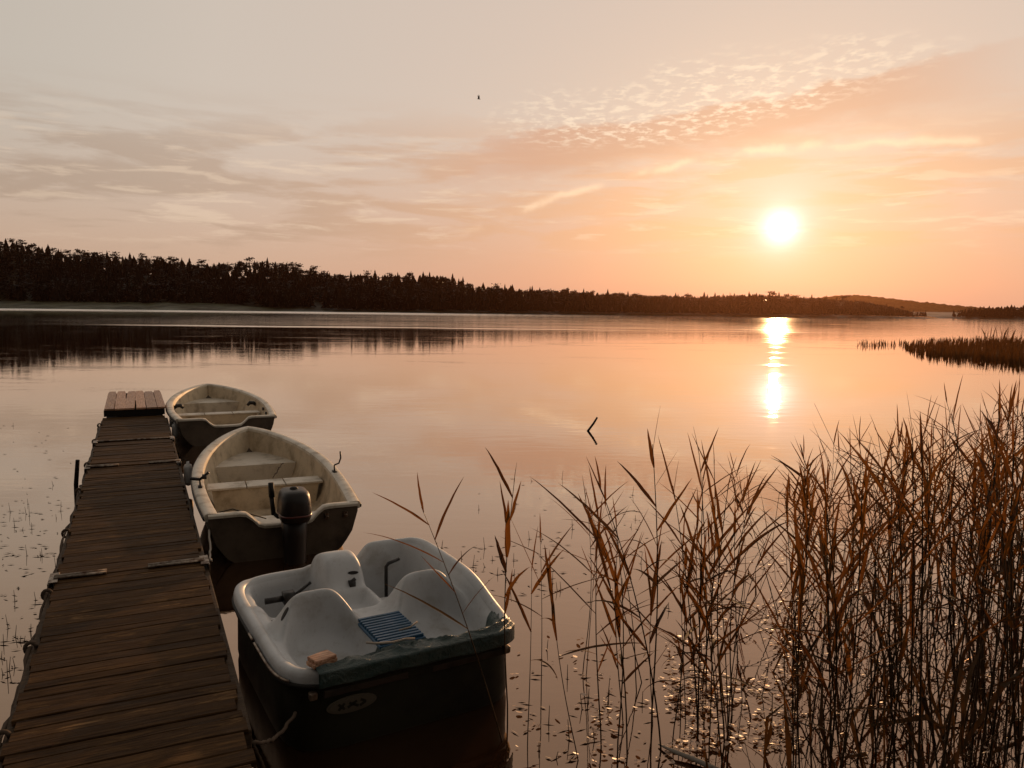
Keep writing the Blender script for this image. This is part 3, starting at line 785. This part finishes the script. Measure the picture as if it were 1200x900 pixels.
# pedals
def crank(x, y, z, s, name='pedal_crank'):
    o = MB(); o.tube([(-.20, 0, 0), (-.06, 0, 0), (-.06, .05, .12), (.06, .05, .12), (.06, 0, 0), (.20, 0, 0)], .014, 8)
    return o.build(name, 'dark_metal', pedal, True, loc=(x, y, z))
m = MB(); m.tube([(-.12, .0, .0), (.02, .0, .0)], .026, 8); m.box((.07, 0, 0), (.09, .10, .09)); m.tube([(.10, 0, 0), (.26, .04, .08)], .013, 8); m.tube([(-.10, 0, 0), (-.10, .0, 0)], .01, 6)
m.build('pedal_crank', 'dark_metal', pedal, True, loc=(-.50, .62, .44))
m = MB(); m.tube([(0, 0, -.16), (0, 0, .11), (.02, 0, .135), (.13, .03, .15)], .016, 8); m.build('pedal_crank', 'dark_metal', pedal, True, loc=(.40, .60, .46))
m = MB(); m.tube([(-.02, 0, 0), (0, 0, .05), (.03, 0, .07)], .016, 8); m.box((.0, 0, .02), (.05, .05, .07)); m.build('steering_lever', 'dark_metal', pedal, True, loc=(.04, .44, .50))
# holes in the moulding: dark oval grips
def oval(parent, name, c, nrm, up, a, b, mt, th=.004, n=20):
    c, nrm, up = Vector(c), Vector(nrm).normalized(), Vector(up); sd = up.cross(nrm).normalized(); up = nrm.cross(sd)
    m = MB(); P0 = [c+sd*a*math.cos(t)+up*b*math.sin(t)-nrm*th for t in np.linspace(0, 6.2832, n, endpoint=False)]; P1 = [p+nrm*2*th for p in P0]
    m.raw(P0+P1, [tuple(range(n-1, -1, -1)), tuple(range(n, 2*n))]+[(i, (i+1) % n, n+(i+1) % n, n+i) for i in range(n)])
    return m.build(name, mt, parent)
def on_deck(u, v):
    e = .006; z = float(deck(u, v)); nx = float(deck(u-e, v)-deck(u+e, v))/(2*e); ny = float(deck(u, v-e)-deck(u, v+e))/(2*e)
    return Vector((u, v, z)), Vector((nx, ny, 1)).normalized()
for u_, v_, a_, b_ in ((.07, .497, .045, .014), (-.655, -.17, .022, .05)):
    c_, n_ = on_deck(u_, v_); oval(pedal, 'grip_hole', c_, n_, (.1, .2, 1), a_, b_, 'rubber', .004)
for k in range(3):
    c_, n_ = on_deck(-.655, .10+k*.06); oval(pedal, 'drain_hole', c_, n_, (0, 1, .01), .012, .016, 'rubber', .003)
# emblem on the stern
em = oval(pedal, 'emblem', (-.44, -PL/2-.006+.022, .285), (0, -1, -.06), (0, 0, 1), .165, .055, 'emblem_pale', .006, 32)
oval(em, 'emblem_field', (-.44, -PL/2-.013+.022, .285), (0, -1, -.06), (0, 0, 1), .145, .043, 'emblem_pale', .003, 32)
m = MB(); yy = -PL/2-.019+.022
for (x0, z0, x1, z1) in ((-.09, -.02, -.05, .02), (-.05, -.02, -.09, .02), (-.03, -.015, .03, .018), (-.02, .015, .04, -.018), (.05, -.02, .09, .0), (.09, .0, .055, .02)):
    dx, dz = x1-x0, z1-z0; L_ = math.hypot(dx, dz); nx, nz = -dz/L_*.008, dx/L_*.008
    P = [(-.44+x0+nx, yy, .285+z0+nz), (-.44+x0-nx, yy, .285+z0-nz), (-.44+x1-nx, yy, .285+z1-nz), (-.44+x1+nx, yy, .285+z1+nz)]
    m.raw(P+[(p[0], p[1]+.006, p[2]) for p in P], [(0, 1, 2, 3), (7, 6, 5, 4), (0, 4, 5, 1), (1, 5, 6, 2), (2, 6, 7, 3), (3, 7, 4, 0)])
m.build('emblem_mark', 'pedal_hull', em)
for x0, x1 in ((-.62, -.05), (.12, .72)):
    bevel(MB().box(((x0+x1)/2, -PL/2+.022, .385), (x1-x0, .02, .05)).build('stern_moulding', 'hull_stripe', pedal), .008)
for s in (-1, 1):
    bevel(MB().box((s*(PW/2-.17), -PL/2+.012, .40), (.05, .05, .05)).build('corner_cleat', 'steel', pedal), .01)

PM = Matrix.Translation((pc.x, pc.y, 0)) @ Matrix.Rotation(prz, 4, 'Z')
# tarpaulin bundled over the stern
def tarp():
    from mathutils import noise as mn
    nu, nv = 150, 44; rows = []
    for j in range(nv+1):
        row = []
        for i in range(nu+1):
            u = -.66+1.45*i/nu; f = j/nv
            reach = .31+.12*mn.noise((u*2.1, 1.7, 0))+.08*mn.noise((u*5.5, 4.2, 0))-.17*max(0, (-.42-u)/.24)+.06*max(0, u-.5)
            hang = .10+.03*mn.noise((u*3., 9., 0)); s = f*(reach+hang); crn = 1.6*max(0, abs(u)-.62)**2*2
            cr = mn.fractal((u*2.4+f*1.2, f*3.2-u*1.5, 2.), 1., 2., 3); cr2 = (1-abs(mn.noise((u*2.2-f*2.2, f*3.5+u*3, 7.)))*2.2)**2
            if s < hang: v = -PL/2-.024-.008*abs(cr)+crn; z = .546-(hang-s)
            else:
                v = -PL/2-.022+(s-hang)+crn
                base = float(deck(min(PW/2-.09, max(-PW/2+.09, u)), max(-PL/2+.09, v)))
                k = min(1, max(0, (v+PL/2-.07-crn)/.07)); rimtop = .543
                z = rimtop*(1-k)+max(base+.004, .44)*k+.004+(.020*abs(cr)+.026*cr2)*min(1, (s-hang)/.08)*min(1, (1-f)*5+.1)
            row.append((u, v, z))
        rows.append(row)
    t = thing('tarpaulin', PM @ Vector((0, -PL/2, .5)), prz, 'crumpled dark green tarpaulin bundled over the stern of the pedal boat', 'tarpaulin')
    m = MB(); m.grid([[(p[0], p[1]+PL/2, p[2]-.5) for p in r_] for r_ in rows])
    o = m.build('sheet', 'tarp', t, True); sd = o.modifiers.new('thickness', 'SOLIDIFY'); sd.thickness = .006
    m = MB(); m.tube([(-.28, .19, .085), (-.22, .13, .09), (-.12, .11, .085), (-.03, .13, .08), (.03, .10, .08)], .008, 6); m.build('hem_cord', 'pale_rope', t, True)
    m = MB(); m.tube([(-.02, .26, .09), (.06, .25, .10), (.12, .27, .12)], .006, 6); m.build('hem_cord', 'pale_rope', t, True)
tarp()
m = MB(); m.box((0, 0, .012), (.15, .11, .024), .3); m.box((.0, .0, -.014), (.17, .10, .03), .3)
bl = bevel(m.build('wood_block', 'pale_board', loc=PM @ Vector((-.60, -PL/2+.115, .575)), rz=prz), .006)
tag(bl, 'small pale wooden block on the left stern corner of the pedal boat', 'wood block')

# mooring lines
def line(name, p0, p1, sag, r, mt, label, seed=1, wig=.006):
    P = rope_pts(p0, p1, sag, 18, wig, seed); o = Vector(P[0])
    t = MB().tube([p-o for p in P], r, 7).build(name, mt, None, True, loc=o); return tag(t, label, 'rope', 'mooring lines')
line('mooring_line', dock_local(-.35, HW+.02, DK_Z+.02), PM @ Vector((-.79, -.95, .30)), .06, .011, 'rope', 'thin mooring line from the near jetty edge to the hull of the pedal boat')
M2 = Matrix.Translation((mid.x, mid.y, 0)) @ Matrix.Rotation(rz2, 4, 'Z')
line('mooring_line', dock_local(3.0, HW+.07, DK_Z+.0), M2 @ Vector((-.80, -.05, .40)), .12, .011, 'pale_rope', 'slack mooring line from the hinge bracket to the motor rowing boat', 2)
M1 = Matrix.Translation((mid1.x, mid1.y, 0)) @ Matrix.Rotation(rz1, 4, 'Z')
line('mooring_line', dock_local(13.0, HW+.07, DK_Z+.0), M1 @ Vector((-B1/2*.9, .1, .55)), .06, .011, 'pale_rope', 'short mooring line from the far end of the jetty to the empty rowing boat', 3)

# ------------------------------------------------------------------ post, stick, bird
p = at(89, 583, 0); top = atY(91, 539, p.y)
m = MB(); m.tube([(0, 0, -1.0), (.01, 0, .2), (top.x-p.x, 0, top.z)], [.032, .031, .028], 10); 
tag(m.build('mooring_post', 'black_wood', loc=(p.x, p.y, 0)), 'thin dark post standing in the water left of the jetty', 'post')
p = at(689, 505, 0); top = atY(700, 489, p.y+.02)
m = MB(); m.tube([(-.12, -.02, -.2), (0, 0, 0), ((top.x-p.x)*.6, .01, top.z*.55), (top.x-p.x, .02, top.z)], [.03, .028, .026, .022], 8); m.tube([((top.x-p.x)*.5, .01, top.z*.5), ((top.x-p.x)*.5+.05, .02, top.z*.5+.09)], [.012, .006], 6)
tag(m.build('snag', 'black_wood', loc=(p.x, p.y, 0), smooth=True), 'short dark stick leaning out of the open water beyond the boats', 'stick')
d = ray(561, 116); p = Vector((0, 0, CAM_H))+d*70
bird = thing('bird', p, R(35), 'small dark bird flying high in the sky', 'bird'); bird.scale = (.62,)*3
m = MB(); m.tube([(-.26, 0, -.02), (-.18, 0, 0), (0, 0, .02), (.16, 0, .02), (.24, 0, .03), (.30, 0, .02)], [.01, .045, .07, .055, .035, .008], 8); m.build('body', 'feather', bird, True)
for s in (-1, 1):
    m = MB(); P = [(.10, 0, .03), (.08, s*.12, .22), (.0, s*.16, .42), (-.10, s*.14, .56), (-.10, s*.10, .30), (-.08, 0, .02)]
    m.raw([(x_, y_+.006, z_) for x_, y_, z_ in P]+[(x_, y_-.006, z_) for x_, y_, z_ in P], [tuple(range(6)), tuple(range(11, 5, -1))]+[(i, (i+1) % 6, 6+(i+1) % 6, 6+i) for i in range(6)])
    m.build('wing', 'feather', bird)

# ------------------------------------------------------------------ reeds
def leaf_mesh(L, w, up, droop, fold, seed):
    "blade leaving the stem along +X, at angle `up` from horizontal and bending over by `droop`"
    r = random.Random(seed); n = 9; pts = []; p = Vector((0, 0, 0)); a = up
    for i in range(n+1):
        pts.append((p.copy(), a)); a -= droop/n*(.35+1.3*i/n); p = p+Vector((math.cos(a), r.uniform(-.05, .05), math.sin(a)))*(L/n)
    V = []; F = []
    for i, (q, a) in enumerate(pts):
        t = i/n; ww = w*min(1, .35+t*3.2)*(1-t**2.2)**.8 + .0006
        nx, nz = -math.sin(a), math.cos(a)
        V += [(q.x+nx*fold*ww, q.y-ww/2, q.z+nz*fold*ww), (q.x, q.y, q.z), (q.x+nx*fold*ww, q.y+ww/2, q.z+nz*fold*ww)]
    for i in range(n):
        for k in (0, 1): F.append((i*3+k, i*3+k+1, i*3+k+4, i*3+k+3))
    m = MB(); m.raw(V, F); return m.mesh('leaf', 'reed_leaf', True)
LEAF = {'up': [leaf_mesh(rnd.uniform(.28, .46), rnd.uniform(.015, .024), R(rnd.uniform(38, 68)), R(rnd.uniform(-6, 14)), .22, i) for i in range(8)],
        'out': [leaf_mesh(rnd.uniform(.30, .56), rnd.uniform(.016, .026), R(rnd.uniform(15, 52)), R(rnd.uniform(0, 34)), .2, 20+i) for i in range(8)],
        'droop': [leaf_mesh(rnd.uniform(.26, .48), rnd.uniform(.016, .026), R(rnd.uniform(15, 45)), R(rnd.uniform(50, 105)), .18, 40+i) for i in range(6)],
        'spear': [leaf_mesh(rnd.uniform(.20, .36), rnd.uniform(.010, .019), R(rnd.uniform(76, 88)), R(rnd.uniform(0, 8)), .35, 60+i) for i in range(5)]}
def stem_shape(k):
    r = random.Random(k*3+1); b = r.uniform(-.05, .16); c = r.uniform(-.05, .05)
    return lambda t: Vector((b*t*t, c*math.sin(t*3.0), t))
STEMF = [stem_shape(k) for k in range(10)]
STEM = []
for k in range(10):
    f = STEMF[k]; STEM.append(MB().tube([f(i/12)-Vector((0, 0, .12 if i == 0 else 0)) for i in range(13)], [.0030*(1-.72*i/12)+.0004 for i in range(13)], 5).mesh('stem', 'reed_stem', True))
def reed(base, h, lean_dir, lean, label, group, nl, lo=.35, style=None, k=None, seed=0, fat=1.):
    r = random.Random(seed); k = r.randrange(10) if k is None else k; f = STEMF[k]
    t = thing('reed', base, lean_dir, label, 'reed', group); t.rotation_euler = (Matrix.Rotation(lean_dir, 3, 'Z') @ Matrix.Rotation(lean, 3, 'Y')).to_euler()
    o = put('stem', STEM[k], t); o.scale = (h*1.0, h*1.0, h)
    side = r.uniform(0, 6.28)
    for i in range(nl):
        u = lo+(1.-lo)*(i+r.uniform(-.2, .2))/max(1, nl); u = min(.985, max(.05, u))
        kind = (style or r.choices(('up', 'out', 'droop'), ((4, 4, .6) if u > .6 else (2, 4, 1.6)))[0])
        l = put('leaf', r.choice(LEAF[kind]), t, f(u)*h, side+math.pi*(i % 2)+r.uniform(-.7, .7)); s = r.uniform(.85, 1.4)*(1.05 if .4 < u < .85 else .8); l.scale = (s, s*fat, s)
    l = put('leaf', r.choice(LEAF['spear']), t, f(.975)*h, r.uniform(0, 6)); s = r.uniform(.6, 1.1); l.scale = (s, s*fat, s)
    return t
def reed_px(bx, by, tx, ty, dy, label, nl, **kw):
    b = at(bx, by, 0); tp = atY(tx, ty, b.y+dy); v = tp-b
    return reed(b, v.length, math.atan2(v.y, v.x), math.acos(v.z/v.length), label, 'reeds standing singly left of the reed bed', nl, **kw)
reed_px(588, 868, 508, 590, .3, 'reed leaning left in front of the pedal boat stern', 7, lo=.45, seed=1, k=3, fat=1.2)
reed_px(596, 850, 607, 560, .1, 'tall straight single reed just right of the pedal boat, drooping upper leaves', 7, lo=.45, seed=2, fat=1.2)
reed_px(618, 872, 622, 668, .1, 'short thin reed close to the pedal boat corner', 3, lo=.5, seed=3)
reed_px(634, 820, 634, 632, .2, 'slim reed second to the right of the pedal boat corner', 5, lo=.5, seed=4)
reed_px(678, 892, 642, 690, -.1, 'low reed with V-shaped top leaning left before open water', 4, lo=.6, seed=5, fat=1.2)
reed_px(682, 790, 690, 606, .1, 'left one of a close pair of slim upright reeds', 4, lo=.6, seed=6)
reed_px(687, 792, 698, 628, .1, 'right one of a close pair of slim upright reeds', 4, lo=.6, seed=7)
reed_px(752, 800, 706, 598, .1, 'reed leaning left with long twin spear leaves', 5, lo=.6, seed=8, fat=1.2)
reed_px(745, 812, 727, 590, .2, 'thin reed leaning left with three fanned tip leaves', 5, lo=.6, seed=9)
reed_px(762, 860, 757, 520, .1, 'tallest reed standing alone left of the reed bed', 9, lo=.35, seed=10, fat=1.35)
reed_px(775, 880, 752, 560, .0, 'tall reed with broad crossing leaves beside the tallest single reed', 9, lo=.35, seed=11, fat=1.35)
ORD = 'leftmost second third fourth fifth sixth seventh eighth ninth tenth eleventh twelfth thirteenth fourteenth fifteenth rightmost'.split()
def fringe(n, x0, w, y0, y1, t0, t1, sway, what, seed, lv):
    for i, bx in enumerate(sorted(x0+rnd.uniform(0, w) for _ in range(n))):
        od = ORD[i] if i < n-1 else 'rightmost'
        lab = '%s reed%s in the %s' % (od, '' if od in ('leftmost', 'rightmost') else ' from the left', what)
        reed_px(bx, rnd.uniform(y0, y1), bx+rnd.uniform(-sway, sway*.8), rnd.uniform(t0, t1), rnd.uniform(-.2, .2), lab, rnd.randrange(*lv), lo=.3, seed=seed+i, fat=1.0)
fringe(13, 700, 165, 790, 895, 560, 720, 28, 'loose fringe before the dense bed', 100, (5, 9))
fringe(6, 815, 60, 760, 890, 515, 590, 16, 'tall clump left of the dense bed', 150, (7, 11))
TOPR = [(.25, 560), (.30, 520), (.36, 505), (.42, 486), (.47, 472), (.52, 458), (.57, 444), (.62, 432), (.68, 424), (.75, 420)]
cnt = 0
while cnt < 128:
    q = .27+.45*rnd.random()**.62; Y = 3.9+5.2*rnd.random()**1.15
    if q < .38 and rnd.random() < .45: continue
    X = q*Y; pyt = interp(TOPR, q)+abs(rnd.gauss(0, 62))-8; px = 600+906*q
    tz = CAM_H+Y*ray(px, pyt).z/ray(px, pyt).y; h = min(2.6, max(.8, tz-.3))
    near = Y < 5.3; far = Y > 7.4
    sec = 'beside the loose fringe' if q < .42 else 'under the islet' if q < .56 else 'by the right edge'
    lab = ('reed at the front of the dense bed' if near else 'reed at the back of the dense bed' if far else 'reed in the middle of the dense bed')+', '+sec
    grp = 'dense reed bed, '+('front' if near else 'back' if far else 'middle')+', '+sec
    reed((X, Y, 0), h, rnd.uniform(0, 6.28), abs(rnd.gauss(0, .11)), lab, grp, rnd.randrange(6, 10), lo=rnd.uniform(.38, .55), seed=300+cnt, fat=rnd.uniform(.75, 1.1)); cnt += 1

# tangle of broken stalks and old blades at the foot of the bed
def tangle():
    m = MB(); r = random.Random(9)
    for i in range(600):
        q = .24+.52*r.random()**.8; Y = 3.8+5.4*r.random()**1.2; X = q*Y
        dens = min(1, max(0, (q-.27)/.2))
        if r.random() > .12+.9*dens: continue
        L = r.uniform(.25, 1.15)*(.6+.6*dens); a = r.uniform(0, 6.28); tl = min(1.5, abs(r.gauss(.35, .35)))
        d = Vector((math.sin(tl)*math.cos(a), math.sin(tl)*math.sin(a), math.cos(tl))); b = Vector((X, Y, -.05 if r.random() < .75 else r.uniform(.05, .6)))
        kink = r.uniform(.4, .8); d2 = (d+Vector((r.uniform(-.6, .6), r.uniform(-.6, .6), r.uniform(-.9, .1)))).normalized()
        P1 = b+d*L*kink; P2 = P1+d2*L*(1-kink)*r.uniform(.6, 1.4); P2.z = max(P2.z, .01); P1.z = max(P1.z, .015)
        if r.random() < .55: m.tube([b, P1, P2], [.0035, .003, .0012], 4, False)
        else:
            s = d.cross(Vector((r.uniform(-1, 1), r.uniform(-1, 1), r.uniform(-.3, .3)))).normalized()*r.uniform(.007, .016)
            m.raw([b-s*.4, b+s*.4, P1+s, P1-s, P2], [(0, 1, 2, 3), (3, 2, 4)])
    tag(m.build('reed_litter', 'dead_leaf'), 'tangle of broken stalks and dead blades at the foot of the reeds', 'reed litter', kind='stuff')
tangle()

# floating leaves and pondweed
def floats(name, label, cat, mt, regions, n, smin, smax, tilt, seed):
    m = MB(); r = random.Random(seed)
    while n > 0:
        (x0, y0, x1, y1) = r.choices([q[0] for q in regions], [q[1] for q in regions])[0]
        px, py = r.uniform(x0, x1), r.uniform(y0, y1); g = math.sin(px*.055+1)+math.sin(py*.09+px*.02)+math.sin(px*.021-py*.05)
        if g < r.uniform(-1.2, 1.6): continue
        c = at(px, py, .006); k = 7; a0 = r.gauss(0, .5); s = r.uniform(smin, smax); el = r.uniform(.3, .6)
        tx, ty = r.gauss(0, tilt), r.gauss(-tilt, tilt); P = []
        for i in range(k):
            a = 2*math.pi*i/k; u, v = math.cos(a)*s, math.sin(a)*s*el*(1.1 if i % 2 else .9)
            x_, y_ = u*math.cos(a0)-v*math.sin(a0), u*math.sin(a0)+v*math.cos(a0)
            P.append((c.x+x_, c.y+y_, max(.003, c.z+.004+x_*tx+y_*ty+s*max(abs(tx), abs(ty)))))
        m.raw([(c.x, c.y, c.z+.004+s*max(abs(tx), abs(ty))-.1*s*tilt)]+P, [(0, 1+i, 1+(i+1) % k) for i in range(k)]); n -= 1
    return tag(m.build(name, mt), label, cat, kind='stuff')
floats('floating_leaves', 'small pale leaves floating among the reed stems', 'floating leaves', 'pad',
       [((780, 745, 940, 880), 6), ((690, 790, 850, 895), 1.5), ((830, 640, 960, 740), 1.6), ((930, 680, 1195, 890), 2.2), ((600, 740, 700, 890), .3)], 1500, .010, .026, .22, 4)
def pondweed():
    m = MB(); r = random.Random(12); regs = [((0, 600, 75, 800), 3.4), ((0, 500, 85, 620), .6), ((620, 600, 800, 720), 1.5), ((500, 640, 660, 700), 1.6), ((600, 760, 760, 890), 1.0), ((560, 560, 760, 640), .8)]
    for i in range(480):
        (x0, y0, x1, y1) = r.choices([q[0] for q in regs], [q[1] for q in regs])[0]
        px, py = r.uniform(x0, x1), r.uniform(y0, y1)
        if r.random() < .35: py = y0+(y1-y0)*round((py-y0)/(y1-y0)*4)/4+r.uniform(-3, 3)
        c = at(px, py, .0); a = r.gauss(0, .5); L = r.uniform(.02, .11); w = r.uniform(.004, .010)
        if r.random() < .22: m.tube([c+Vector((0, 0, -.03)), c+Vector((r.uniform(-.02, .02), 0, r.uniform(.04, .14)))], [.004, .002], 4, False)
        d = Vector((math.cos(a), math.sin(a), 0))*L/2; s = Vector((-math.sin(a), math.cos(a), 0))*w; h = Vector((0, 0, .008))
        m.raw([c-d+h, c-s*.9+h*1.4, c+d+h, c+s+h*.7], [(0, 1, 2, 3)])
    tag(m.build('pondweed', 'weed'), 'dark bits of pondweed floating on the calm water', 'pondweed', kind='stuff')
pondweed()
P = [at(x_, y_, .015)+Vector((0, 0, z_)) for x_, y_, z_ in ((772, 872, .0), (790, 884, .02), (815, 892, .01), (842, 903, .0))]
o = P[0]; m = MB().tube([p-o for p in P], [.006, .014, .016, .018], 8)
tag(m.build('floating_branch', 'pale_rope', loc=o, smooth=True), 'pale bare branch floating at the bottom edge among the reeds', 'branch')

# ------------------------------------------------------------------ reed islet
def islet():
    t = thing('reed_islet', (35, 56, 0), 0, 'low dark reed islet out on the lake at the right', 'reed islet')
    def blades(poly_fn, n, hmin, hmax, r):
        m = MB()
        for i in range(n):
            X, Y, hs = poly_fn(r); h = r.uniform(hmin, hmax)*hs; a = r.gauss(0, .10); b = r.gauss(0, .10); w = r.uniform(.02, .05)
            c = r.uniform(0, 3.14); dx, dy = math.cos(c)*w, math.sin(c)*w
            m.raw([(X-35-dx, Y-56-dy, -.1), (X-35+dx, Y-56+dy, -.1), (X-35+a*h*.5+dx*.7, Y-56+b*h*.5+dy*.7, h*.6), (X-35+a*h*1.3, Y-56+b*h*1.3, h)], [(0, 1, 2), (0, 2, 3)])
        return m
    def dense(r):
        while True:
            px, py = r.uniform(1058, 1420), r.uniform(399.5, 430)
            lo = interp([(1058, 408), (1080, 416), (1130, 421), (1200, 428), (1420, 450)], px); hi = interp([(1058, 406), (1075, 401), (1200, 399)], px)
            if hi < py < lo: break
        p = at(px, py, 0); return p.x, p.y, interp([(1058, .5), (1075, .8), (1110, 1.), (1420, 1.1)], px)
    def sparse(r):
        px = r.uniform(1005, 1064); py = r.uniform(401, 407); p = at(px, py, 0); return p.x, p.y, .75
    def tops(r):
        px = r.uniform(1150, 1195); p = at(px, r.uniform(402, 407), 0); return p.x, p.y, 1.
    r = random.Random(2)
    b = blades(dense, 9000, .40, .72, r).build('dense_reeds', 'island_reed', t); b['kind'] = 'stuff'
    b = blades(sparse, 150, .25, .6, r).build('sparse_reeds', 'island_reed', t); b['kind'] = 'stuff'
    b = blades(tops, 26, 1.4, 2.0, r).build('tall_stems', 'island_reed', t); b['kind'] = 'stuff'
islet()

# ------------------------------------------------------------------ haze
def haze():
    m = MB(); m.box((0, 560, 24), (3100, 1300, 52)); o = m.build('haze', 'soil'); o['kind'] = 'stuff'
    mt = bpy.data.materials.new('haze'); mt.use_nodes = True; nt = mt.node_tree; nt.nodes.clear()
    v = nt.nodes.new('ShaderNodeVolumePrincipled'); v.inputs['Color'].default_value = (1, .48, .26, 1); v.inputs['Density'].default_value = .00003  # real haze, its orange glow also standing in for lens flare under the sun
    v.inputs['Anisotropy'].default_value = .82
    ou = nt.nodes.new('ShaderNodeOutputMaterial'); nt.links.new(v.outputs[0], ou.inputs['Volume'])
    o.data.materials.clear(); o.data.materials.append(mt)
haze()
